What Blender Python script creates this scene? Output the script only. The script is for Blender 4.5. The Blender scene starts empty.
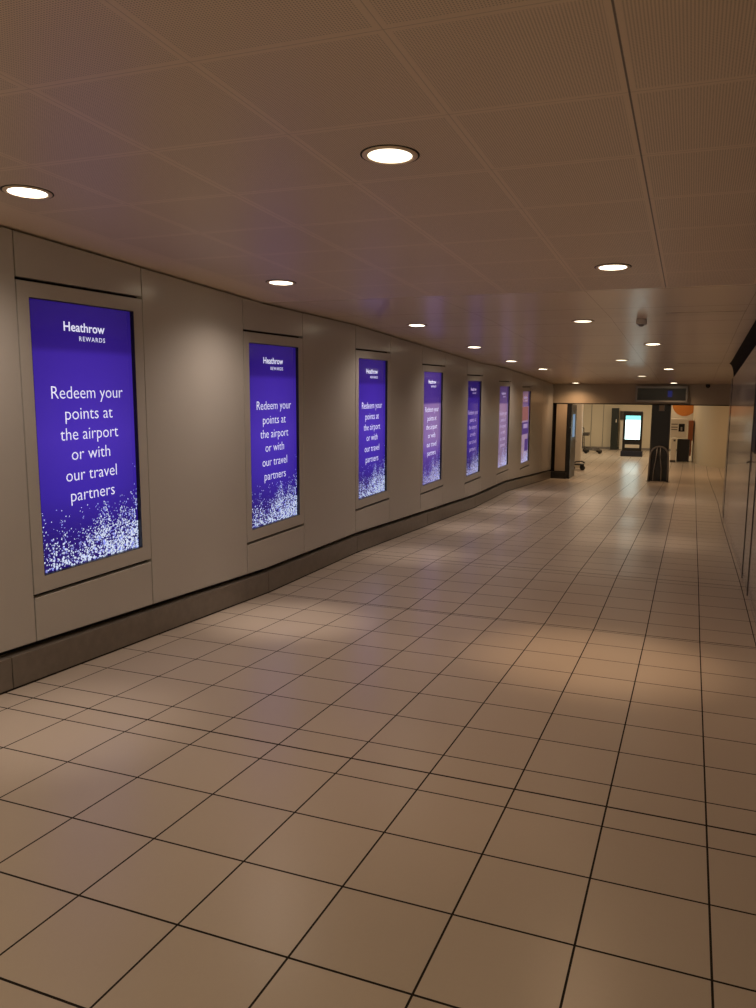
import bpy, bmesh, math, random
from mathutils import Matrix, Vector
S = bpy.context.scene
COL = S.collection
random.seed(7)
PI = math.pi

# ------------------------------------------------------------------ profiles along the passage (gentle ramps and landings)
FL = [(-6, .3), (0, 0), (6.4, -.322), (8.5, -.35), (14.0, -.578), (16.6, -.60), (22.5, -.925), (27, -1.15), (60, -1.15)]
CE = [(-6, 2.945), (0, 2.645), (6.43, 2.335), (8.5, 2.295), (14.3, 2.03), (16.3, 1.995), (22.5, 1.695), (60, 1.69)]
def prof(P, y):
    for (a, za), (b, zb) in zip(P, P[1:]):
        if a <= y <= b: return za + (zb - za) * (y - a) / (b - a)
def slope(P, y):
    for (a, za), (b, zb) in zip(P, P[1:]):
        if a <= y <= b: return math.atan2(zb - za, b - a)
fl = lambda y: prof(FL, y)
ce = lambda y: prof(CE, y)
XL = -3.63      # face of the left panels
XR = .575       # face of the right wall

# ------------------------------------------------------------------ materials
def N(nt, t, **kw):
    n = nt.nodes.new(t)
    for k, v in kw.items():
        if k == 'ins':
            for i, x in v.items(): n.inputs[i].default_value = x
        else: setattr(n, k, v)
    return n
def math_(nt, op, a, b=None, c=None):
    n = N(nt, 'ShaderNodeMath', operation=op)
    for i, x in enumerate((a, b, c)):
        if x is None: continue
        if isinstance(x, (int, float)): n.inputs[i].default_value = x
        else: nt.links.new(x, n.inputs[i])
    return n.outputs[0]
def mixc(nt, f, a, b):
    n = N(nt, 'ShaderNodeMix', data_type='RGBA')
    for i, x in ((0, f), (6, a), (7, b)):
        if isinstance(x, (int, float)): n.inputs[i].default_value = x
        elif isinstance(x, tuple): n.inputs[i].default_value = (*x, 1)
        else: nt.links.new(x, n.inputs[i])
    return n.outputs[2]
def mat(name, col, rough=.5, metal=0, spec=.5, var=.08, scale=6, bump=0, emit=None, es=0, coat=0):
    m = bpy.data.materials.new(name); m.use_nodes = True
    nt = m.node_tree; b = nt.nodes['Principled BSDF']
    b.inputs['Roughness'].default_value = rough; b.inputs['Metallic'].default_value = metal
    b.inputs['Specular IOR Level'].default_value = spec
    b.inputs['Coat Weight'].default_value = coat
    tc = N(nt, 'ShaderNodeTexCoord')
    no = N(nt, 'ShaderNodeTexNoise', ins={'Scale': scale, 'Detail': 4})
    nt.links.new(tc.outputs['Object'], no.inputs['Vector'])
    c = mixc(nt, no.outputs['Fac'], tuple(x * (1 - var) for x in col), tuple(min(1, x * (1 + var)) for x in col))
    nt.links.new(c, b.inputs['Base Color'])
    if bump:
        bp = N(nt, 'ShaderNodeBump', ins={'Strength': bump, 'Distance': .01})
        nt.links.new(no.outputs['Fac'], bp.inputs['Height']); nt.links.new(bp.outputs[0], b.inputs['Normal'])
    if emit:
        b.inputs['Emission Color'].default_value = (*emit, 1); b.inputs['Emission Strength'].default_value = es
    return m
def xyz(nt):
    tc = N(nt, 'ShaderNodeTexCoord'); s = N(nt, 'ShaderNodeSeparateXYZ')
    nt.links.new(tc.outputs['Object'], s.inputs[0]); return tc.outputs['Object'], s.outputs
def linemask(nt, co, off, step, w):
    """1 on a joint line of full width w"""
    t = math_(nt, 'DIVIDE', math_(nt, 'SUBTRACT', co, off), step)
    d = math_(nt, 'MULTIPLY', math_(nt, 'ABSOLUTE', math_(nt, 'SUBTRACT', t, math_(nt, 'ROUND', t))), step)
    return math_(nt, 'LESS_THAN', d, w / 2)
def single(nt, co, at, w):
    return math_(nt, 'LESS_THAN', math_(nt, 'ABSOLUTE', math_(nt, 'SUBTRACT', co, at)), w / 2)

def floor_mat():
    m = bpy.data.materials.new('floor_tiles'); m.use_nodes = True
    nt = m.node_tree; b = nt.nodes['Principled BSDF']; L = nt.links.new
    o, s = xyz(nt)
    gx = linemask(nt, s[0], -1.825, .3946, .0074)
    gy = linemask(nt, s[1], 1.9175, .4022, .0088)
    g = math_(nt, 'MAXIMUM', gx, gy)
    for yj in (3.307, 6.385, 8.5, 14.0, 16.6):
        g = math_(nt, 'MAXIMUM', g, single(nt, s[1], yj, .013))
    # per tile tone
    cx = math_(nt, 'FLOOR', math_(nt, 'DIVIDE', math_(nt, 'SUBTRACT', s[0], -1.825), .3946))
    cy = math_(nt, 'FLOOR', math_(nt, 'DIVIDE', math_(nt, 'SUBTRACT', s[1], 1.9175), .4022))
    cv = N(nt, 'ShaderNodeCombineXYZ'); L(cx, cv.inputs[0]); L(cy, cv.inputs[1])
    wn = N(nt, 'ShaderNodeTexWhiteNoise', noise_dimensions='2D'); L(cv.outputs[0], wn.inputs['Vector'])
    no = N(nt, 'ShaderNodeTexNoise', ins={'Scale': 1.3, 'Detail': 6, 'Roughness': .6}); L(o, no.inputs['Vector'])
    n2 = N(nt, 'ShaderNodeTexNoise', ins={'Scale': 90, 'Detail': 3}); L(o, n2.inputs['Vector'])
    f = math_(nt, 'ADD', math_(nt, 'MULTIPLY', wn.outputs['Value'], .35), math_(nt, 'MULTIPLY', no.outputs['Fac'], .5))
    f = math_(nt, 'ADD', f, math_(nt, 'MULTIPLY', n2.outputs['Fac'], .2))
    c = mixc(nt, f, FLOOR_A, FLOOR_B)
    L(mixc(nt, g, c, (.012, .008, .005)), b.inputs['Base Color'])
    r = math_(nt, 'ADD', math_(nt, 'MULTIPLY', wn.outputs['Value'], .02), .28)
    L(math_(nt, 'MAXIMUM', r, math_(nt, 'MULTIPLY', g, .9)), b.inputs['Roughness'])
    b.inputs['Specular IOR Level'].default_value = .30
    bp = N(nt, 'ShaderNodeBump', ins={'Strength': .35, 'Distance': .002}); bp.invert = True
    L(g, bp.inputs['Height']); L(bp.outputs[0], b.inputs['Normal'])
    return m
def ceil_mat():
    m = bpy.data.materials.new('perforated_ceiling_tiles'); m.use_nodes = True
    nt = m.node_tree; b = nt.nodes['Principled BSDF']; L = nt.links.new
    o, s = xyz(nt)
    sx = math_(nt, 'ADD', s[0], math_(nt, 'MULTIPLY', math_(nt, 'GREATER_THAN', s[0], -.5), .027))
    brd = math_(nt, 'MAXIMUM', linemask(nt, sx, -1.4417, .611, .040), linemask(nt, s[1], 2.133, .6178, .038))
    brd = math_(nt, 'MAXIMUM', brd, math_(nt, 'LESS_THAN', s[0], -3.275))
    jnt = math_(nt, 'MAXIMUM', linemask(nt, sx, -1.4417, .611, .003), linemask(nt, s[1], 2.133, .6178, .003))
    jnt = math_(nt, 'MULTIPLY', jnt, math_(nt, 'GREATER_THAN', s[0], -3.29))
    dark = math_(nt, 'MULTIPLY', single(nt, s[0], -.2440, .006), .85)
    def cell(co):
        t = math_(nt, 'DIVIDE', co, .0092)
        return math_(nt, 'SUBTRACT', t, math_(nt, 'ROUND', t))
    u, v = cell(s[0]), cell(s[1])
    r2 = math_(nt, 'ADD', math_(nt, 'MULTIPLY', u, u), math_(nt, 'MULTIPLY', v, v))
    hole = math_(nt, 'LESS_THAN', r2, .075)
    hole = math_(nt, 'MULTIPLY', hole, math_(nt, 'SUBTRACT', 1, brd))
    no = N(nt, 'ShaderNodeTexNoise', ins={'Scale': 1.1, 'Detail': 3}); L(o, no.inputs['Vector'])
    c = mixc(nt, no.outputs['Fac'], tuple(x * .94 for x in CEIL), tuple(x * 1.06 for x in CEIL))
    c = mixc(nt, math_(nt, 'MULTIPLY', hole, .56), c, (.03, .02, .012))
    c = mixc(nt, math_(nt, 'MULTIPLY', jnt, .4), c, (.05, .035, .025))
    c = mixc(nt, dark, c, (.012, .009, .007))
    L(c, b.inputs['Base Color']); b.inputs['Roughness'].default_value = .42
    return m
def plank_mat():
    m = bpy.data.materials.new('smooth_metal_ceiling'); m.use_nodes = True
    nt = m.node_tree; b = nt.nodes['Principled BSDF']; L = nt.links.new
    o, s = xyz(nt)
    j = math_(nt, 'MAXIMUM', linemask(nt, s[1], 6.47, 1.22, .012), linemask(nt, s[0], -3.275, 1.222, .004))
    right = math_(nt, 'MULTIPLY', single(nt, s[0], .05, .7), math_(nt, 'MAXIMUM', single(nt, s[1], 8.2, .03), single(nt, s[1], 14.9, .1)))
    no = N(nt, 'ShaderNodeTexNoise', ins={'Scale': .8, 'Detail': 3}); L(o, no.inputs['Vector'])
    c = mixc(nt, no.outputs['Fac'], tuple(x * .92 for x in CEIL), tuple(x * 1.05 for x in CEIL))
    c = mixc(nt, math_(nt, 'MULTIPLY', j, .55), c, (.05, .035, .025))
    c = mixc(nt, right, c, (.03, .02, .015))
    L(c, b.inputs['Base Color']); b.inputs['Roughness'].default_value = .27
    b.inputs['Specular IOR Level'].default_value = .42
    return m
def screen_mat(name, painted_reflection=0, gain=1):
    m = bpy.data.materials.new(name); m.use_nodes = True
    nt = m.node_tree; b = nt.nodes['Principled BSDF']; L = nt.links.new
    o, s = xyz(nt)      # object coords: y 0..W, z 0 (top) .. -H
    v = math_(nt, 'DIVIDE', s[2], -1.660)
    u = math_(nt, 'DIVIDE', s[1], .94)
    rp = N(nt, 'ShaderNodeValToRGB'); L(v, rp.inputs[0]); e = rp.color_ramp.elements
    if painted_reflection == 0: stops = [(0, (.019, .0078, .13)), (.165, (.029, .0105, .185)), (.19, (.046, .018, .30)), (.5, (.062, .027, .40)), (.72, (.043, .019, .345)), (.9, (.02, .008, .165)), (1, (.018, .007, .14))]
    elif painted_reflection == 1: stops = [(0, (.05, .022, .19)), (.275, (.06, .026, .22)), (.29, (.23, .135, .35)), (.6, (.22, .13, .36)), (.72, (.12, .06, .34)), (.8, (.05, .02, .24)), (1, (.04, .02, .2))]  # paler lower part: reflection in the glass painted into the screen colours
    else: stops = [(0, (.055, .03, .1)), (.2, (.08, .045, .17)), (.23, (.2, .13, .26)), (.6, (.23, .15, .28)), (1, (.2, .14, .22))]  # reflection painted over most of the screen
    e[0].position, e[0].color = stops[0][0], (*stops[0][1], 1)
    e[1].position, e[1].color = stops[-1][0], (*stops[-1][1], 1)
    for p, c in stops[1:-1]:
        k = e.new(p); k.color = (*c, 1)
    # backlight falls off towards the edges of the display
    a = math_(nt, 'SUBTRACT', u, .5); fall = math_(nt, 'SUBTRACT', 1.06, math_(nt, 'MULTIPLY', math_(nt, 'MULTIPLY', a, a), .9))
    L(rp.outputs[0], b.inputs['Emission Color']); L(math_(nt, 'MULTIPLY', fall, gain), b.inputs['Emission Strength'])
    b.inputs['Base Color'].default_value = (.006, .004, .02, 1); b.inputs['Roughness'].default_value = .08
    return m

FLOOR_A, FLOOR_B = (.45, .395, .335), (.54, .475, .405)
CEIL = (.72, .60, .48)
M = dict(
    floor=floor_mat(), ceil=ceil_mat(), plank=plank_mat(),
    panel=mat('beige_metal_panel', (.49, .48, .455), .24, var=.03, scale=1.2, spec=.55),
    dark=mat('dark_gap', (.012, .010, .008), .8),
    base=mat('brown_stone_skirting', (.17, .15, .128), .3, var=.25, scale=14, spec=.5),
    gloss=mat('glossy_laminate_wall', (.44, .395, .35), .13, var=.04, scale=1.5, spec=.42),
    black=mat('black_paint', (.008, .008, .009), .35),
    blackm=mat('black_matt', (.012, .011, .011), .6),
    white=mat('white_paint', (.72, .68, .6), .45, var=.03),
    cream=mat('cream_wall_paint', (.62, .57, .45), .55, var=.03, scale=1),
    endw=mat('tan_wall_panel', (.42, .35, .27), .4, var=.03, scale=1),
    endp=mat('tan_panel_painted_light', (.52, .42, .31), .45, var=.03),  # tan lightened to carry the warm light spilling onto the panel
    trim=mat('lamp_trim', (.75, .62, .5), .4),
    sens=mat('sensor_plastic', (.5, .46, .42), .5),
    steel=mat('brushed_steel', (.48, .45, .42), .28, 1),
    cove_shade=mat('painted_shade_cove', (.012, .009, .007), .8, spec=.1),  # recess shade put into the colour
    grey=mat('grey_metal', (.26, .245, .23), .4, .3),
    greyd=mat('dark_grey_metal', (.085, .078, .07), .4, .2),
    orange=mat('orange_print', (.55, .19, .03), .5),
    red=mat('red_brown_panel', (.30, .095, .028), .4),
    navy=mat('navy_plastic', (.012, .016, .035), .35),
    totem=mat('dark_green_panel', (.016, .022, .02), .35),
    glass=mat('dark_display_glass', (.012, .011, .012), .22, spec=.2),
    blueg=mat('glass_painted_blue_reflection', (.05, .09, .16), .4, spec=.1, emit=(.16, .26, .40), es=.9),  # emission painted in for the bluish reflection in the door glass
    bluep=mat('painted_blue_reflection', (.01, .01, .04), .3, spec=.1, emit=(.02, .025, .15), es=.5),
    lens=mat('lit_lamp_lens', (.9, .85, .75), .4, emit=(1, .86, .62), es=9),
    lensd=mat('dim_lamp_lens', (.9, .85, .75), .4, emit=(1, .86, .60), es=3.2),
    bulb=mat('lamp_tube', (.6, .6, .45), .4, emit=(.9, .85, .5), es=1.2),
    text=mat('white_screen_lettering', (.8, .8, .9), .4, emit=(.74, .78, 1), es=.85),
    textd=mat('pale_washed_lettering', (.5, .45, .6), .4, emit=(.42, .34, .55), es=.8),
    fleck=mat('pale_blue_flecks', (.6, .7, .8), .4, emit=(.58, .70, .92), es=.9),
    fleckb=mat('mid_blue_flecks', (.2, .22, .5), .4, emit=(.24, .28, .70), es=.9),
    fleckd=mat('pale_washed_flecks', (.5, .5, .55), .4, emit=(.42, .42, .56), es=.8),
    pink=mat('pink_screen_block', (.4, .1, .1), .3, emit=(.30, .11, .13), es=.6),
    violet=mat('violet_screen_block', (.1, .05, .3), .3, emit=(.05, .02, .2), es=.7),
    lilac=mat('lilac_screen_block', (.3, .2, .4), .3, emit=(.33, .25, .48), es=.8),
    kwhite=mat('bright_screen', (.8, .9, .9), .3, emit=(.72, 1, 1), es=3.2),
    kcyan=mat('cyan_screen_band', (.3, .8, .8), .3, emit=(.12, .62, .66), es=1.6),
    scr0=screen_mat('violet_advert_screen'), scr1=screen_mat('advert_screen_half_painted_reflection', 1), scrd=screen_mat('dim_violet_advert_screen', 0, .62), scr2=screen_mat('advert_screen_painted_reflection', 2),
)

# ------------------------------------------------------------------ mesh helpers
def bm_box(bm, x0, x1, y0, y1, z0, z1):
    v = [bm.verts.new((x, y, z)) for x in (x0, x1) for y in (y0, y1) for z in (z0, z1)]
    for f in ((0, 1, 3, 2), (4, 6, 7, 5), (0, 4, 5, 1), (2, 3, 7, 6), (0, 2, 6, 4), (1, 5, 7, 3)): bm.faces.new([v[i] for i in f])
def bm_prism(bm, pts, x0, x1):
    """polygon of (y, z) extruded along x"""
    a = [bm.verts.new((x0, y, z)) for y, z in pts]; b = [bm.verts.new((x1, y, z)) for y, z in pts]
    n = len(pts); bm.faces.new(a); bm.faces.new(b[::-1])
    for i in range(n): bm.faces.new((a[i], b[i], b[(i + 1) % n], a[(i + 1) % n]))
def bm_lathe(bm, prof_, seg=40):
    rings = []
    for r, z in prof_:
        rings.append([bm.verts.new((r * math.cos(2 * PI * k / seg), r * math.sin(2 * PI * k / seg), z)) for k in range(seg)] if r > 1e-6 else [bm.verts.new((0, 0, z))])
    for A, B in zip(rings, rings[1:]):
        for k in range(seg):
            q = [A[k % len(A)], A[(k + 1) % len(A)], B[(k + 1) % len(B)], B[k % len(B)]]
            u = []
            for w in q:
                if w not in u: u.append(w)
            if len(u) > 2: bm.faces.new(u)
def bm_tube(bm, pts, r, seg=10):
    pts = [Vector(p) for p in pts]; rings = []; up = None
    for i, p in enumerate(pts):
        t = (pts[min(i + 1, len(pts) - 1)] - pts[max(i - 1, 0)]).normalized()
        if up is None: up = t.orthogonal().normalized()
        up = (up - t * up.dot(t)).normalized(); w = t.cross(up)
        rings.append([bm.verts.new(p + r * (math.cos(2 * PI * k / seg) * up + math.sin(2 * PI * k / seg) * w)) for k in range(seg)])
    for A, B in zip(rings, rings[1:]):
        for k in range(seg): bm.faces.new((A[k], A[(k + 1) % seg], B[(k + 1) % seg], B[k]))
    bm.faces.new(rings[0][::-1]); bm.faces.new(rings[-1])
def obj(name, bm, m, parent=None, bevel=0, smooth=False, loc=None):
    bmesh.ops.recalc_face_normals(bm, faces=bm.faces)
    me = bpy.data.meshes.new(name); bm.to_mesh(me); bm.free()
    for x in (m if isinstance(m, (list, tuple)) else [m]): me.materials.append(x)
    o = bpy.data.objects.new(name, me); COL.objects.link(o)
    if smooth:
        for p in me.polygons: p.use_smooth = True
    if bevel:
        b = o.modifiers.new('bevel', 'BEVEL'); b.width = bevel; b.segments = 2; b.limit_method = 'ANGLE'
    if parent: o.parent = parent
    if loc: o.location = loc
    return o
def box(name, x0, x1, y0, y1, z0, z1, m, parent=None, bevel=0):
    """box given in the parent's own frame"""
    bm = bmesh.new(); bm_box(bm, x0, x1, y0, y1, z0, z1); return obj(name, bm, m, parent, bevel)
def tag(o, label, cat, group=None):
    o['label'] = label; o['category'] = cat
    if group: o['group'] = group
    return o
def thing(name, label, cat, loc, rot=(0, 0, 0), group=None):
    o = bpy.data.objects.new(name, None); COL.objects.link(o); o.empty_display_size = .1
    o.location = loc; o.rotation_euler = rot
    return tag(o, label, cat, group)
def struct(o): o['kind'] = 'structure'; return o
def copy_tree(o, parent=None):
    c = o.copy(); COL.objects.link(c)
    if parent: c.parent = parent
    for ch in list(o.children): copy_tree(ch, c)
    return c

# ------------------------------------------------------------------ the room
def sheet(P, ys, x_of, zoff=0):
    bm = bmesh.new(); rows = []
    for y in ys:
        z = prof(P, y) + zoff; x0, x1 = x_of(y)
        rows.append((bm.verts.new((x0, y, z)), bm.verts.new((x1, y, z))))
    for a, b in zip(rows, rows[1:]): bm.faces.new((a[0], a[1], b[1], b[0]))
    return bm
ys = [-6, 0, 3, 6.4, 8.5, 11, 14, 15.2]
bm = sheet(FL, ys, lambda y: (-3.72, .66))
rows = [15.2, 16.6, 19.5, 22.5]
b2 = sheet(FL, rows, lambda y: (-3.72, 3.4)); tmp = bpy.data.meshes.new('t'); b2.to_mesh(tmp); bm.from_mesh(tmp); b2.free()
b2 = sheet(FL, [22.5, 27, 38], lambda y: (-9, 5)); tmp2 = bpy.data.meshes.new('t'); b2.to_mesh(tmp2); bm.from_mesh(tmp2); b2.free()
struct(obj('floor', bm, M['floor']))
bm = sheet(CE, [-6, 0, 3, 6.43], lambda y: (-3.72, .525))
for f in bm.faces: f.material_index = 0
n0 = len(bm.faces)
for rws, xo in (([6.43, 8.5, 11, 14.3, 15.2], (-3.72, .525)), ([15.2, 16.3, 19.5, 22.5], (-3.72, 3.4)), ([22.5, 30, 38], (-9, 5))):
    b2 = sheet(CE, rws, lambda y: xo); t = bpy.data.meshes.new('t'); b2.to_mesh(t); bm.from_mesh(t); b2.free()
bm.faces.ensure_lookup_table()
for f in bm.faces[n0:]: f.material_index = 1
co = obj('ceiling', bm, [M['ceil'], M['plank']])
for p in co.data.polygons:
    if p.normal.z > 0: p.flip()
struct(co)

# left wall: dark backing with metal panels on it; the displays fill the bays between
def strip_pts(y0, y1, lo, hi):
    """(y,z) outline following floor (lo offset) and ceiling (hi offset) profiles or fixed heights"""
    yy = [y0] + [y for y, _ in sorted(set(FL + CE)) if y0 < y < y1] + [y1]
    return [(y, lo(y)) for y in yy] + [(y, hi(y)) for y in reversed(yy)]
bm = bmesh.new(); bm_prism(bm, strip_pts(-6, 22.5, lambda y: fl(y) - .02, lambda y: ce(y) + .03), -3.80, -3.70)
wall_left = struct(obj('wall_left', bm, M['dark']))
ST = [3.675, 6.150, 8.610, 11.025, 13.45, 15.885, 18.22]       # near edge of every screen
TOP = [2.103, 1.972, 1.922, 1.815, 1.702, 1.615, 1.505]        # top of every screen
W, HH = .94, 1.660
PB, PT = .09, .095                                             # surround beyond the screen
pan_lo = lambda y: fl(y) + .236
pan_hi = lambda y: ce(y) - .012
def panel(y0, y1, lo, hi):
    bm = bmesh.new(); bm_prism(bm, strip_pts(y0, y1, lo, hi), -3.68, XL)
    return obj('panel', bm, M['panel'], wall_left, .003)
G = .005
edges = [(-6, None)]
prev = 2.28
panel(-6 + G, -1.6, pan_lo, pan_hi); panel(-1.6 + 2 * G, 1.1, pan_lo, pan_hi); panel(1.1 + 2 * G, 2.28, pan_lo, pan_hi)
for s, t in zip(ST, TOP):
    a, b = s - PB, s + W + PT
    panel(prev + G, a - G, pan_lo, pan_hi)
    panel(a + G, b - G, lambda y: t + .107, pan_hi)
    panel(a + G, b - G, pan_lo, lambda y: t - HH - .122)
    prev = b
panel(prev + G, 20.7, pan_lo, pan_hi); panel(20.7 + 2 * G, 22.46, pan_lo, pan_hi)
# skirting, laid in lengths with fine joints
skirt = None
cuts = [-6, -2.5, .35, 3.36, 6.38, 8.5, 11.2, 14.0, 16.6, 19.5, 22.3]
bm = bmesh.new()
for a, b in zip(cuts, cuts[1:]):
    bm_prism(bm, strip_pts(a + .003, b - .003, lambda y: fl(y) + .012, lambda y: fl(y) + .198), -3.70, -3.60)
struct(obj('baseboard_left', bm, M['base'], None, .004))
# shadow line along the wall foot and along the ceiling edge
bm = bmesh.new(); bm_prism(bm, strip_pts(-6, 22.3, lambda y: fl(y) - .01, lambda y: fl(y) + .014), -3.70, -3.606)
struct(obj('shadow_line_strip', bm, M['dark']))

# right wall: glossy laminate with one flush door
def rpan(name, y0, y1, lo, hi, parent=None, m='gloss'):
    bm = bmesh.new(); bm_prism(bm, strip_pts(y0, y1, lo, hi), XR, XR + .035)
    return obj(name, bm, M[m], parent, .002)
rt = lambda y: ce(y) - .195 - max(0, (y - 9.5)) * .013
bm = bmesh.new(); bm_prism(bm, strip_pts(-6, 15.2, lambda y: fl(y) - .02, lambda y: ce(y) + .25), XR + .12, XR + .2)
wall_right = struct(obj('wall_right', bm, M['dark']))
for a, b in ((-6, 2.2), (2.2, 5.2), (5.2, 8.085)): rpan('panel', a + .003, b - .003, lambda y: fl(y) + .004, rt, wall_right)
rpan('panel', 8.085, 8.99, lambda y: 1.785, rt, wall_right)
rpan('panel', 8.99, 13.298, lambda y: fl(y) + .004, rt, wall_right)
rpan('panel', 13.332, 14.55, lambda y: fl(y) + .004, rt, wall_right)
rpan('panel', 14.62, 15.11, lambda y: fl(y) + .004, rt, wall_right)
rpan('end_trim', 15.112, 15.2, lambda y: fl(y) + .004, rt, wall_right, 'blackm')
box('end_cap', XR + .036, XR + .2, 15.16, 15.2, fl(15.2), 1.75, M['greyd'], wall_right)
box('ledge', XR + .036, XR + .119, -6, 15.15, 1.60, 1.62, M['blackm'], wall_right)
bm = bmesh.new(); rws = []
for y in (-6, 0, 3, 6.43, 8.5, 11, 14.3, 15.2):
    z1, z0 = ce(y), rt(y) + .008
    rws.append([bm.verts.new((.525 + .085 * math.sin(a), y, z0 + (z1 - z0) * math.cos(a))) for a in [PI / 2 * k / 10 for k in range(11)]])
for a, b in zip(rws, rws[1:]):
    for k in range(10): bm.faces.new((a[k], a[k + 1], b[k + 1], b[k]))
struct(obj('trim_shade', bm, M['cove_shade'], None, 0, True))  # near-black curved strip added to draw the shade above the right wall
for y0, y1, pj in ((8.088, 8.109, .006), (8.965, 8.987, .006), (13.3, 13.33, -.001), (14.553, 14.617, .005)):
    bm = bmesh.new(); bm_prism(bm, strip_pts(y0, y1, lambda y: fl(y) + .004, lambda y: 1.76), XR - pj, XR + .03); obj('seal', bm, M['dark'], wall_right)
d1 = rpan('door_1', 8.112, 8.962, lambda y: fl(y) + .012, lambda y: 1.772); struct(d1)
box('vision_panel', XR - .010, XR + .01, 8.40, 8.80, .98, 1.55, M['blackm'], d1, .002)
bm = bmesh.new(); bm_box(bm, XR - .006, XR + .005, 8.86, 8.91, .76, .92); bm_tube(bm, [(XR, 8.885, .86), (XR - .035, 8.885, .86), (XR - .04, 8.87, .86), (XR - .04, 8.80, .86)], .008)
obj('door_handle', bm, M['greyd'], d1, .002)
# recess past the end of the right wall
bm = bmesh.new(); bm_prism(bm, strip_pts(15.2, 22.5, lambda y: fl(y) - .02, lambda y: ce(y) + .03), 3.3, 3.4)
struct(obj('wall_right_recess', bm, M['endw']))
box('wall_right_return', XR + .2, 3.35, 15.1, 15.2, -.75, 2.1, M['endw'])['kind'] = 'structure'
# wall behind the viewer
struct(box('wall_back', -3.9, .9, -6.1, -6, .2, 3.0, M['panel']))

# end wall: lintel over the wide opening, a panel beside it
LB = 1.168
bm = bmesh.new(); bm_box(bm, -3.72, 3.3, 22.5, 22.8, LB, 1.80)
wall_end = struct(obj('wall_end', bm, M['endw'], None, .004))
box('shadow_gap', -3.64, 3.3, 22.49, 22.8, LB - .022, LB - .001, M['dark'], wall_end)
box('side_panel', -3.535, -3.25, 22.5, 22.56, -.72, LB - .02, M['endp'], wall_end, .004)
box('side_backing', -3.72, -3.25, 22.57, 22.80, -.95, LB - .02, M['dark'], wall_end)
box('plinth', -3.70, -3.20, 22.36, 22.56, -.94, -.735, M['blackm'], wall_end, .004)
# door frame and open leaf just inside the opening on the left
box('trim_2', -3.235, -3.12, 22.5, 22.80, -.955, LB - .023, M['black'], None, .004)['kind'] = 'structure'
d2 = struct(box('door_2', -.022, .022, 0, 1.0, .01, 2.08, M['greyd'], None, .004))
d2.location = (-3.222, 22.9, -.985); d2.rotation_euler = (0, 0, -.03)
box('vision_panel', .0225, .030, .12, .72, 1.17, 1.82, M['blueg'], d2, .002)
bm = bmesh.new(); bm_tube(bm, [(.02, .93, 1.03), (.07, .93, 1.03), (.07, .82, 1.03)], .012); obj('door_handle', bm, M['steel'], d2)

# the hall beyond
bm = bmesh.new(); bm_box(bm, -9, 2.2, 37.2, 37.4, -1.17, 1.75)
wf = struct(obj('wall_far', bm, M['cream']))
for x in (-4.27, -3.75): box('seam', x - .012, x + .012, 37.185, 37.2, -1.15, 1.7, M['grey'], wf)
box('skirting', -9, 2.2, 37.17, 37.2, -1.15, -1.05, M['grey'], wf)
struct(box('wall_hall_left', -9.1, -9, 22.5, 37.4, -1.17, 1.75, M['cream']))
struct(box('wall_hall_front', -9, -3.72, 22.6, 22.8, -1.17, 1.75, M['cream']))
pts = [(.02, 37.2), (.02, 33.2), (.03, 32.5), (.10, 31.9), (.23, 31.3), (.42, 30.75), (.68, 30.3), (1.0, 30.02), (1.5, 29.85), (2.1, 29.75), (3.3, 29.65), (5, 29.6)]
bm = bmesh.new(); A = [(bm.verts.new((x, y, -1.17)), bm.verts.new((x, y, 1.75))) for x, y in pts]
for p, q in zip(A, A[1:]): bm.faces.new((p[0], q[0], q[1], p[1]))
wc = struct(obj('wall_hall_right', bm, M['cream'], None, 0, True))
struct(box('wall_hall_side', 4.9, 5, 22.8, 29.7, -1.17, 1.75, M['cream']))
struct(box('wall_hall_front_right', 3.3, 5, 22.6, 22.8, -1.17, 1.75, M['cream']))

# ------------------------------------------------------------------ downlights
def make_light(dim):
    r = bpy.data.objects.new('downlight', None); COL.objects.link(r); r.empty_display_size = .1
    bm = bmesh.new(); bm_lathe(bm, [(.109, .002), (.110, -.003), (.105, -.006), (.094, -.007), (.088, -.005), (.086, .002)])
    t = obj('trim_ring', bm, M['trim'], r, 0, True)
    bm = bmesh.new(); bm_lathe(bm, [(.117, .002), (.117, -.0015), (.108, -.0015)]); obj('shadow_ring', bm, M['dark'], r)
    bm = bmesh.new(); bm_lathe(bm, [(.0875, -.003), (.06, -.0045), (0, -.005)]); obj('lens', bm, M['lensd' if dim else 'lens'], r)
    return r
LM = [  # x, y, strength, label
    (-2.982, 3.049, 1, 'lit downlight nearest the left wall, above the nearest advert screen'),
    (-1.165, 3.073, .25, 'largest lit downlight, in the perforated ceiling tile nearest the viewer'),
    (-2.977, 5.535, 1, 'lit downlight above the second advert screen along the left wall'),
    (-.543, 5.544, 1, 'lit downlight at the right, in the last perforated ceiling tiles'),
    (-2.960, 8.708, 1, 'lit downlight above the third advert screen along the left wall'),
    (-1.129, 8.704, .3, 'lit downlight in the smooth ceiling, level with the small grey sensor and left of it'),
    (-2.985, 11.345, 1, 'lit downlight above the fourth advert screen along the left wall'),
    (-.547, 11.258, .8, 'lit downlight just beyond the small grey ceiling sensor'),
    (-3.0, 13.937, 1, 'lit downlight above the fifth advert screen along the left wall'),
    (-1.155, 13.88, .5, 'small lit downlight on the smooth ceiling, beyond the grey sensor and to its left'),
    (-2.95, 16.80, 1, 'lit downlight above the sixth advert screen along the left wall'),
    (-.50, 16.897, 1, 'small lit downlight above and right of the pillar, next row before the lintel'),
    (-1.126, 19.096, .5, 'tiny lit downlight just before the dark overhead display'),
    (-.506, 21.90, .6, 'tiny lit downlight directly over the dark overhead display'),
    (-2.98, 22.05, 1.3, 'tiny lit downlight at the far left, close to the end wall'),
]
EN = 52
EP = 130
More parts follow.
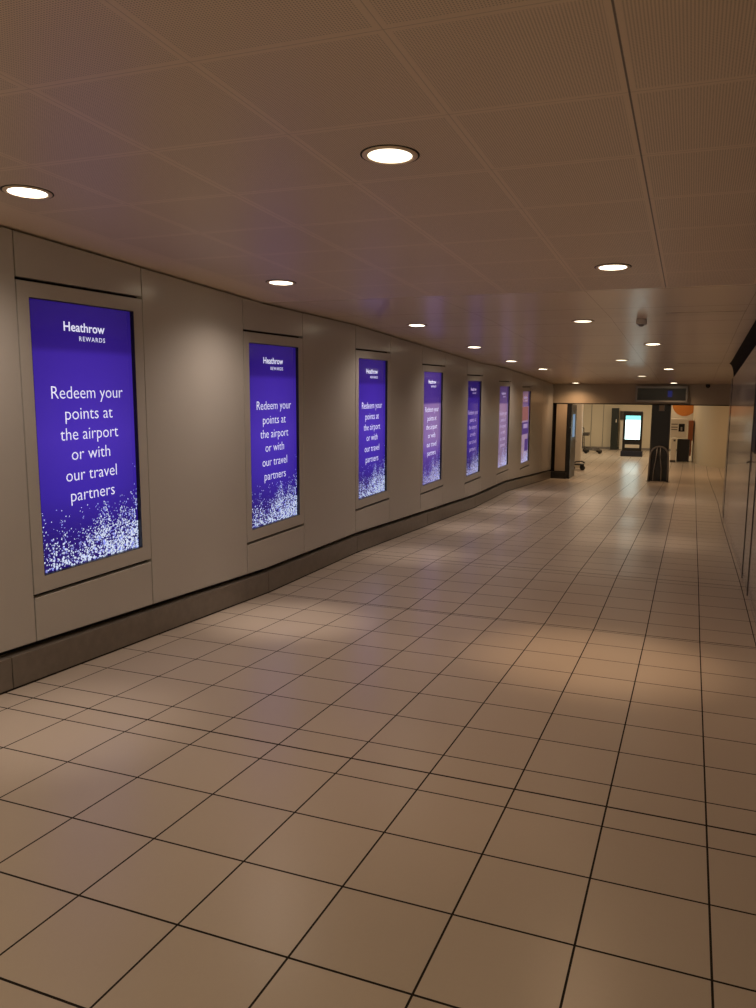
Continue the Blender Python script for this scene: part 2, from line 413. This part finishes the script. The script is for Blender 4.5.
def spot(x, y, z, e, col, ang=150, blend=.9, rad=.09):
    l = bpy.data.lights.new('lamp', 'SPOT'); l.energy = e; l.color = col; l.spot_size = math.radians(ang); l.spot_blend = blend; l.shadow_soft_size = rad
    o = bpy.data.objects.new('lamp', l); COL.objects.link(o); o.location = (x, y, z); return o
protoL = {}
NARROW = [.45, .1, .8, .8, .5, .08, .5, .38, .5, .08, .5, .35, .08, .3, .4] + [.25] * 6
for (x, y, st, lab), nar in zip(LM + [(-2.98, .55, 1, None), (-.54, .55, .8, None), (-2.98, -1.95, .9, None), (-1.16, -1.95, .6, None), (-.54, -4.4, .8, None), (-2.98, -4.4, .8, None)], NARROW):
    dim = st < .6
    if dim not in protoL: r = protoL[dim] = make_light(dim)
    else: r = copy_tree(protoL[dim])
    r.location = (x, y, ce(y) - .001); r.rotation_euler = (slope(CE, y), 0, 0)
    tag(r, lab or 'lit round downlight in the ceiling behind the viewer', 'ceiling light', 'round recessed downlights' if lab else 'downlights behind the viewer')
    col = ((1, .79, .65) if x < -2 else (1, .64, .37) if y < 7 else (1, .76, .56)) if y > 1 else (1, .75, .45)
    if y > 21: col = (1, .62, .34)
    spot(x, y, ce(y) - .03, EN * st * (.82 if y > 8 else .8 if y < 1 else 1), col)
    spot(x, y, ce(y) - .03, EP * nar, col, 36 if x < -2 else 46, 1.0)

# ------------------------------------------------------------------ advert displays
def text_mesh(body, width, x, y, z, m, parent, name, height=None, bold=0, spacing=1.0):
    c = bpy.data.curves.new('t', 'FONT'); c.body = body; c.offset = bold; c.space_character = spacing; c.resolution_u = 3
    t = bpy.data.objects.new('t', c); COL.objects.link(t)
    dg = bpy.context.evaluated_depsgraph_get(); me = bpy.data.meshes.new_from_object(t.evaluated_get(dg)); bpy.data.objects.remove(t)
    xs = [v.co.x for v in me.vertices]; yv = [v.co.y for v in me.vertices]
    sx = width / (max(xs) - min(xs)); sy = height if height else sx; x0 = min(xs)
    for v in me.vertices: v.co = Vector((x, y + (v.co.x - x0) * sx, z + v.co.y * sy))
    iv = []
    for a, b in sorted((min(me.vertices[k].co.y for k in p.vertices), max(me.vertices[k].co.y for k in p.vertices)) for p in me.polygons):
        if iv and a <= iv[-1][1] + 1e-5: iv[-1][1] = max(iv[-1][1], b)
        else: iv.append([a, b])
    words = body.split(' ')
    cuts_ = []
    if len(words) > 1:
        gaps = sorted([(iv[k + 1][0] - iv[k][1], (iv[k + 1][0] + iv[k][1]) / 2) for k in range(len(iv) - 1)], reverse=True)[:len(words) - 1]
        cuts_ = sorted(g for _, g in gaps)
    lim = [-9] + cuts_ + [9]
    for a, b in zip(lim, lim[1:]):
        wm = me.copy(); bw = bmesh.new(); bw.from_mesh(wm)
        bmesh.ops.delete(bw, geom=[v for v in bw.verts if not a < v.co.y < b], context='VERTS'); bw.to_mesh(wm); bw.free()
        wm.materials.clear(); wm.materials.append(m)
        o = bpy.data.objects.new(name, wm); COL.objects.link(o); o.parent = parent
LINES = [('Redeem your', .152, .810, .590), ('points at', .260, .699, .722), ('the airport', .210, .747, .851), ('or with', .299, .658, .979), ('our travel', .241, .717, 1.112), ('partners', .274, .687, 1.243)]
def fleck_bm(bm, x, mi, dens=1, size=1, rise=0):
    n = 0
    while n < 1050 * dens:
        u, v = random.random(), random.random()       # v up from the bottom, 0..1 of the lowest 36 %
        env = .24 + rise + .44 * u + .12 * math.sin(u * 13) + .10 * math.sin(u * 31 + 1)
        if u < .06: env = .75
        lim = max(0, 1 - v / env) if v < env else .0
        p = lim ** .9 * (.35 + .75 * u) * (.75 - .25 * lim) + (.012 if v < env + .25 else 0)
        if u < .07: p *= .55
        if random.random() > p or (.22 < u < .74 and v * .60 > HH - 1.285): continue
        s = .0035 + .0055 * random.random() * (.5 + lim) * size; a = random.random() * PI; k = .5 + .5 * random.random()
        yc, zc = .008 + u * .922, -HH + .008 + v * .60
        c, d = math.cos(a) * s, math.sin(a) * s
        q = [(c, d), (-d * k, c * k), (-c, -d), (d * k, -c * k)]
        P = [(x, min(.937, max(.003, yc + e)), max(-HH + .003, zc + f)) for e, f in q]
        bm.faces.new([bm.verts.new(t) for t in P]).material_index = mi; n += 1
def bezel_ring(bm, x0, x1, y0, y1, z0, z1, t):
    """ring between the outer rectangle and the same rectangle inset by t (l, r, b, top)"""
    l, r, b, tp = t
    bm_box(bm, x0, x1, y0, y1, z0, z0 + b); bm_box(bm, x0, x1, y0, y1, z1 - tp, z1)
    bm_box(bm, x0, x1, y0, y0 + l, z0 + b, z1 - tp); bm_box(bm, x0, x1, y1 - r, y1, z0 + b, z1 - tp)
def make_display(scr, tx, fk, header=True):
    r = bpy.data.objects.new('advert_display', None); COL.objects.link(r); r.empty_display_size = .1
    # own frame: origin at the near top corner of the screen on the panel face; y along the wall, z up
    bm = bmesh.new(); o_ = (-PB + .004, W + PT - .004, -HH - .098, .088)
    e = (.0)
    y0, y1, z0, z1 = o_
    ring = []
    for x in (-.045, 0):
        ring.append([bm.verts.new((x, *p)) for p in ((y0, z0), (y1, z0), (y1, z1), (y0, z1))])
        ring.append([bm.verts.new((x, *p)) for p in ((0, -HH), (W, -HH), (W, 0), (0, 0))])
    for k in range(4):
        j = (k + 1) % 4
        bm.faces.new((ring[2][k], ring[2][j], ring[3][j], ring[3][k])); bm.faces.new((ring[0][k], ring[1][k], ring[1][j], ring[0][j]))
        bm.faces.new((ring[0][k], ring[0][j], ring[2][j], ring[2][k])); bm.faces.new((ring[1][k], ring[3][k], ring[3][j], ring[1][j]))
    obj('surround', bm, M['panel'], r)
    bm = bmesh.new(); bezel_ring(bm, -.055, -.0015, .0005, W - .0005, -HH + .0005, -.0005, (.004, .004, .004, .004)); obj('bezel', bm, M['black'], r)
    bm = bmesh.new(); bm_box(bm, -.062, -.030, .003, W - .003, -HH + .003, -.003); s = obj('screen', bm, scr, r)
    x = -.0285
    text_mesh('Heathrow', .372, x, .298, -.171, tx, s, 'logo_word', .080, .013)
    text_mesh('REWARDS', .240, x, .430, -.228, tx, s, 'logo_subtitle', .041, .004, 1.25)
    if header:
        for tt, a, b, zz in LINES: text_mesh(tt, b - a, x, a + .014, -zz, tx, s, 'message_word', .113, -.009)
    if fk:
        fb = bmesh.new(); fleck_bm(fb, x - .0006, 0); fleck_bm(fb, x - .0010, 1, .55, 1.25, .14)
        obj('fleck_pattern', fb, [fk, M['fleckb']], s)
    return r
D0 = make_display(M['scr0'], M['text'], M['fleck'])
D1 = make_display(M['scr1'], M['text'], M['fleckd'])
D4 = make_display(M['scrd'], M['textd'], M['fleckd'])
D2 = make_display(M['scr2'], M['textd'], M['fleckd'])
D3 = make_display(M['scr2'], M['textd'], M['fleckd'], False)
s3 = [c for c in D3.children if c.name.startswith('screen')][0]
def rect(name, y0, y1, z0, z1, m, x=-.0286): 
    bm = bmesh.new(); bm.faces.new([bm.verts.new(p) for p in ((x, y0, z0), (x, y1, z0), (x, y1, z1), (x, y0, z1))]); obj(name, bm, m, s3)
rect('pink_block', .1, .86, -.68, -.36, M['pink']); rect('violet_block', .05, .88, -1.0, -.72, M['violet'], -.0288); rect('lilac_block', .3, .8, -.86, -.76, M['lilac'])
rect('violet_corner', .5, .88, -1.4, -1.12, M['violet'])
order = [(D0, 'nearest and largest violet advert screen, at the left edge of the view'),
         (None, 'violet advert screen second from the viewer, beside the bend of the skirting'),
         (None, 'violet advert screen third from the viewer, between the second screen and the half-paled one'),
         (D1, 'advert screen with dark violet top and lower part paled by painted reflection, fourth along the wall'),
         (D4, 'narrow dark violet advert screen fifth along the wall, just past the half-paled one'),
         (D2, 'lilac advert screen paled by painted reflection, sixth along the wall'),
         (D3, 'farthest advert screen, with a pink block and violet boxes on it')]
for (d, lab), s, t in zip(order, ST, TOP):
    if d is None: d = copy_tree(D0)
    d.location = (XL, s, t); tag(d, lab, 'advert screen', 'advert screens along the left wall')

# ------------------------------------------------------------------ fittings
y = 8.70
sn = thing('ceiling_sensor', 'small grey box sensor on the smooth ceiling between downlights', 'sensor', (-.545, y, ce(y)), (slope(CE, y), 0, 0))
box('housing', -.05, .05, -.05, .05, -.05, 0, M['sens'], sn, .006)
bm = bmesh.new(); bm_lathe(bm, [(.0, -.075), (.018, -.072), (.03, -.06), (.032, -.055)], 20); obj('sensor_eye', bm, M['grey'], sn, 0, True)
cm = thing('dome_sensor', 'small dark dome sensor high on the end wall, right of the overhead display', 'sensor', (.31, 22.5, 1.655))
box('mount', -.05, .05, -.03, 0, -.03, .04, M['greyd'], cm, .005)
bm = bmesh.new(); bm_lathe(bm, [(.055, .02), (.055, -.01), (.045, -.035), (.025, -.052), (0, -.058)], 24)
for v in bm.verts: v.co.y -= .065
obj('dome', bm, M['glass'], cm, 0, True)

dp = thing('overhead_display', 'wide dark overhead display in grey frame on the lintel above the pillar', 'display', (-.812, 22.5, 1.432))
bm = bmesh.new(); bezel_ring(bm, -.652, .652, -.15, -.001, -.21, .21, (.0, .0, .0, .0)) if False else None
bm.free() if bm else None
bm = bmesh.new(); bm_box(bm, -.652, .652, -.13, -.001, -.212, .212); obj('frame', bm, M['grey'], dp, .008)
scn = box('screen', -.60, .60, -.142, -.128, -.155, .150, M['glass'], dp, .003)
box('blue_reflection', .16, .27, -.1445, -.1425, -.07, .09, M['bluep'], scn)  # reflection of a blue screen, painted as a small emissive patch

pl = thing('pillar', 'black square pillar in the middle of the end opening', 'pillar', (-.82, 23.3, fl(23.3)))
z1 = LB + .02 - fl(23.3)
box('shaft', -.245, .245, 0, .42, 0, 1.69 - fl(23.3), M['black'], pl, .01)
box('corner_strip', -.25, -.225, -.006, .02, 0, 2.1, M['greyd'], pl, .002); box('corner_strip', .225, .25, -.006, .02, 0, 2.1, M['greyd'], pl, .002)
jb = box('junction_box', -.065, .085, -.06, -.001, 1.93, 2.13, M['grey'], pl, .005); box('cover', -.05, .07, -.066, -.06, 1.945, 2.115, M['endw'], jb, .003)

hb = thing('hoop_barrier', 'arched tubular steel barrier standing in front of the black pillar', 'barrier', (-.80, 23.0, fl(23.0)))
pts = []
hw, ht = .235, .965
pts.append((-hw - .02, 0, 0)); pts.append((-hw - .01, 0, .35)); pts.append((-hw, 0, .68))
for k in range(1, 12):
    a = PI - PI * k / 12; pts.append((hw * math.cos(a), 0, .70 + (ht - .70) * math.sin(a)))
pts += [(hw, 0, .68), (hw + .01, 0, .35), (hw + .02, 0, 0)]
bm = bmesh.new(); bm_tube(bm, pts, .024, 12); obj('hoop', bm, M['grey'], hb, 0, True)
for a in ([(-.135, 0, .02), (-.125, 0, .3), (-.085, 0, .6), (-.055, 0, .94)], [(.075, 0, .02), (.07, 0, .35), (.035, 0, .62), (.02, 0, .955)]):
    bm = bmesh.new(); bm_tube(bm, a, .011, 10); obj('inner_bar', bm, M['steel'], hb, 0, True)
for sx in (-1, 1):
    bm = bmesh.new(); bm_lathe(bm, [(.055, 0), (.055, .012), (.03, .02), (.0, .02)], 20)
    for v in bm.verts: v.co.x += sx * (hw + .02)
    obj('foot_plate', bm, M['greyd'], hb)

# far hall things
k = thing('information_kiosk', 'black upright kiosk with a bright white and cyan screen', 'kiosk', (-2.235, 33.6, -1.15))
k.scale = (.97, 1, 1.045)
box('cabinet', -.385, .385, 0, .22, .10, 1.74, M['black'], k, .03)
box('plinth', -.435, .435, -.06, .34, 0, .21, M['navy'], k, .02)
sk = box('screen', -.285, .30, -.008, .004, .66, 1.565, M['kwhite'], k, .004)
box('cyan_band', -.285, .30, -.011, -.008, 1.40, 1.565, M['kcyan'], sk)
box('label_strip', -.27, .30, -.012, .002, .33, .46, M['white'], k, .006)

t = thing('dark_panel', 'tall narrow dark slab standing against the far wall left of the kiosk', 'panel', (-3.21, 36.8, -1.15))
box('slab', -.155, .155, 0, .18, 0, 1.85, M['totem'], t, .008); box('badge', .035, .075, -.006, .002, 1.22, 1.36, M['white'], t, .003)
box('base_plate', -.165, .165, -.03, .20, 0, .03, M['greyd'], t, .004)
t = thing('wall_sign', 'small grey sign on the far wall between dark slab and kiosk', 'sign', (-2.875, 37.17, .375))
box('plate', -.165, .165, 0, .028, -.195, .195, M['grey'], t, .006); box('sign_face', -.145, .145, -.004, 0, -.175, .175, M['greyd'], t, .003)
t = thing('white_board', 'plain white upright board between the dark slab and the kiosk', 'board', (-2.88, 37.0, -1.15))
box('board', -.12, .15, 0, .06, .02, 1.30, M['white'], t, .008); box('base_plate', -.14, .17, .0, .14, 0, .022, M['grey'], t, .004)

def make_trolley():
    r = bpy.data.objects.new('luggage_trolley', None); COL.objects.link(r)
    # side-on: handle at -x, nose at +x
    bm = bmesh.new()
    for y in (-.25, .25): bm_tube(bm, [(-.32, y, .17), (.05, y, .16), (.36, y * .75, .13)], .022, 8)
    for x in (-.25, 0, .25): bm_tube(bm, [(x, -.25, .165), (x, .25, .165)], .016, 8)
    bm_tube(bm, [(.36, -.19, .13), (.36, .19, .13)], .02, 8)
    obj('base_frame', bm, M['greyd'], r, 0, True)
    bm = bmesh.new()
    for y in (-.25, .25): bm_tube(bm, [(-.32, y, .17), (-.34, y, .60), (-.36, y, .98)], .02, 8)
    for z in (.40, .62, .80): bm_tube(bm, [(-.335, -.25, z), (-.335, .25, z)], .012, 8)
    obj('back_frame', bm, M['greyd'], r, 0, True)
    bm = bmesh.new(); bm_tube(bm, [(-.36, -.28, .98), (-.40, -.25, 1.02), (-.40, .25, 1.02), (-.36, .28, .98)], .022, 8); obj('handle', bm, M['blackm'], r, 0, True)
    bm = bmesh.new(); bm_box(bm, -.33, -.10, -.24, .24, .70, .715)
    for y in (-.24, .23): bm_box(bm, -.33, -.10, y, y + .01, .70, .82)
    bm_box(bm, -.11, -.10, -.24, .24, .70, .82); obj('basket', bm, M['greyd'], r, .003)
    for x, y in ((-.24, -.24), (-.24, .24), (.30, -.17), (.30, .17)):
        bm = bmesh.new(); bm_lathe(bm, [(.0, -.022), (.06, -.022), (.075, -.012), (.075, .012), (.06, .022), (0, .022)], 20)
        bmesh.ops.rotate(bm, verts=bm.verts, matrix=Matrix.Rotation(PI / 2, 3, 'X'))
        for v in bm.verts: v.co += Vector((x, y, .075))
        obj('wheel', bm, M['black'], r, 0, True)
    return r
t = make_trolley(); t.location = (-4.02, 35.3, -1.15); tag(t, 'grey luggage trolley side-on by the far wall, beside the pale column', 'trolley', 'luggage trolleys by the far wall')
t2 = copy_tree(t); t2.location = (-4.02, 36.98, -1.15); t2.scale = (1, .6, .8)
t2.location = (-3.86, 34.5, -1.15); t2.scale = (1, 1, 1); t2.rotation_euler = (0, 0, 0)
bpy.data.objects.remove(t2) if False else None
for c in list(t2.children):
    if c.name.split('.')[0] in ('back_frame', 'handle', 'basket'): bpy.data.objects.remove(c)
tag(t2, 'low flat luggage trolley without upright, right of the upright trolley', 'trolley', 'luggage trolleys by the far wall')

cl = thing('column', 'pale plain column just inside the opening at the left', 'column', (-3.685, 28.2, -1.15))
box('shaft', -.135, .135, 0, .27, 0, 2.83, M['white'], cl, .03); box('plinth', -.165, .165, -.015, .315, 0, .08, M['cream'], cl, .005)
dl = thing('luggage_dolly', 'low black luggage dolly on the floor at the foot of the pale column', 'dolly', (-3.50, 27.3, -1.15), (0, 0, .2))
dl.scale = (.85, .85, .85)
box('deck', -.30, .22, -.2, .2, .20, .25, M['black'], dl, .01)
bm = bmesh.new(); bm_tube(bm, [(-.25, -.19, .24), (-.1, -.19, .34), (.12, -.19, .36), (.22, -.19, .30)], .025, 8); bm_tube(bm, [(.22, -.19, .3), (.22, .19, .3)], .025, 8); obj('rail', bm, M['blackm'], dl, 0, True)
for x, yy in ((-.22, -.16), (.16, -.16), (-.22, .16), (.16, .16)):
    bm = bmesh.new(); bm_lathe(bm, [(.0, -.02), (.08, -.02), (.095, -.01), (.095, .01), (.08, .02), (0, .02)], 20)
    bmesh.ops.rotate(bm, verts=bm.verts, matrix=Matrix.Rotation(PI / 2, 3, 'X'))
    for v in bm.verts: v.co += Vector((x, yy, .095))
    obj('wheel', bm, M['black'], dl, 0, True)

mc = thing('ticket_machine', 'machine with white fascia, dark screen and black lower cabinet at right', 'machine', (-.30, 32.0, -1.15))
box('lower_cabinet', -.20, .24, 0, .45, 0, .84, M['black'], mc, .01)
fa = box('fascia', -.47, .11, -.02, .35, .90, 1.60, M['white'], mc, .012)
box('screen', -.18, .03, -.026, -.02, 1.13, 1.42, M['glass'], fa, .003)
box('receipt', -.11, -.05, -.030, -.026, 1.17, 1.30, M['grey'], fa)
for z in (1.40, 1.29, 1.20): box('slot', -.44, -.22, -.026, -.02, z - .015, z + .015, M['greyd'], fa)
box('side_panel', .16, .335, .02, .45, .80, 1.54, M['red'], mc, .01)
box('side_skirt', .245, .30, .05, .45, .22, .80, M['red'], mc, .008)
cb = thing('white_cabinet', 'slim white cabinet beside the black base of the ticket machine', 'cabinet', (-.625, 31.6, -1.15))
box('body', -.085, .10, 0, .30, .08, .90, M['white'], cb, .02); box('plinth', -.09, .105, .01, .30, 0, .08, M['greyd'], cb); box('control_pad', .0, .07, -.006, .002, .78, .85, M['greyd'], cb, .003)
ps = thing('advert_board', 'white wall board with a big orange disc above the ticket machine', 'board', (-.40, 32.55, .3))
box('backing', -.45, .40, 0, .05, -.1, 1.38, M['white'], ps, .005)
bm = bmesh.new(); c0 = bm.verts.new((.10, -.006, .70)); ring = []
for i in range(49):
    a = 2 * PI * i / 48; ring.append(bm.verts.new((min(.398, .08 + .44 * math.cos(a)), -.006, .70 + .46 * math.sin(a))))
for a, b in zip(ring, ring[1:]): bm.faces.new((c0, a, b))
obj('orange_disc', bm, M['orange'], ps)

# ------------------------------------------------------------------ lights of the far hall and added fill lights
def area(x, y, z, sx, sy, e, col, rot=(0, 0, 0)):
    l = bpy.data.lights.new('hall_or_fill_light', 'AREA'); l.shape = 'RECTANGLE'; l.size = sx; l.size_y = sy; l.energy = e; l.color = col
    o = bpy.data.objects.new('hall_or_fill_light', l); COL.objects.link(o); o.location = (x, y, z); o.rotation_euler = rot
area(-1.6, -5.6, 1.6, 3.2, 1.6, 55, (1, .80, .52), (PI / 2, 0, 0))  # added fill light behind the camera, not part of the hall
HE = 76
area(-4.5, 33.5, 1.66, 3, 4, HE, (1, .80, .54)); area(-1.4, 33.5, 1.66, 2, 4, HE * .8, (1, .74, .46))
area(-2.9, 25.6, 1.62, .8, .8, 16, (1, .74, .5)); area(.6, 27, 1.66, 2, 3, HE * .42, (1, .60, .30)); area(-2.6, 27.5, 1.66, 2, 3, HE * .42, (1, .70, .44))  # the first is a fill light added to brighten the pale column

# ------------------------------------------------------------------ world, camera, view
w = bpy.data.worlds.new('world'); S.world = w; w.use_nodes = True
w.node_tree.nodes['Background'].inputs[0].default_value = (1, .8, .6, 1); w.node_tree.nodes['Background'].inputs[1].default_value = .01
cd = bpy.data.cameras.new('camera'); cam = bpy.data.objects.new('camera', cd); COL.objects.link(cam)
r = Vector((.9304349, .36641902, .00529166)); u = Vector((-.05847295, .1341923, .98922866)); f = Vector((-.3617621, .92072229, -.1462828))
cam.matrix_world = Matrix(((r.x, u.x, -f.x, 0), (r.y, u.y, -f.y, 0), (r.z, u.z, -f.z, 1.6), (0, 0, 0, 1)))
cd.sensor_fit = 'HORIZONTAL'; cd.sensor_width = 36; cd.lens = 36 * 796.3776 / 756; cd.clip_start = .05; cd.clip_end = 200
S.camera = cam
S.view_settings.view_transform = 'Standard'; S.view_settings.look = 'None'; S.view_settings.exposure = 0
S.cycles.use_denoising = True; S.cycles.max_bounces = 8; S.cycles.diffuse_bounces = 5; S.cycles.glossy_bounces = 4
S.cycles.sample_clamp_indirect = 6
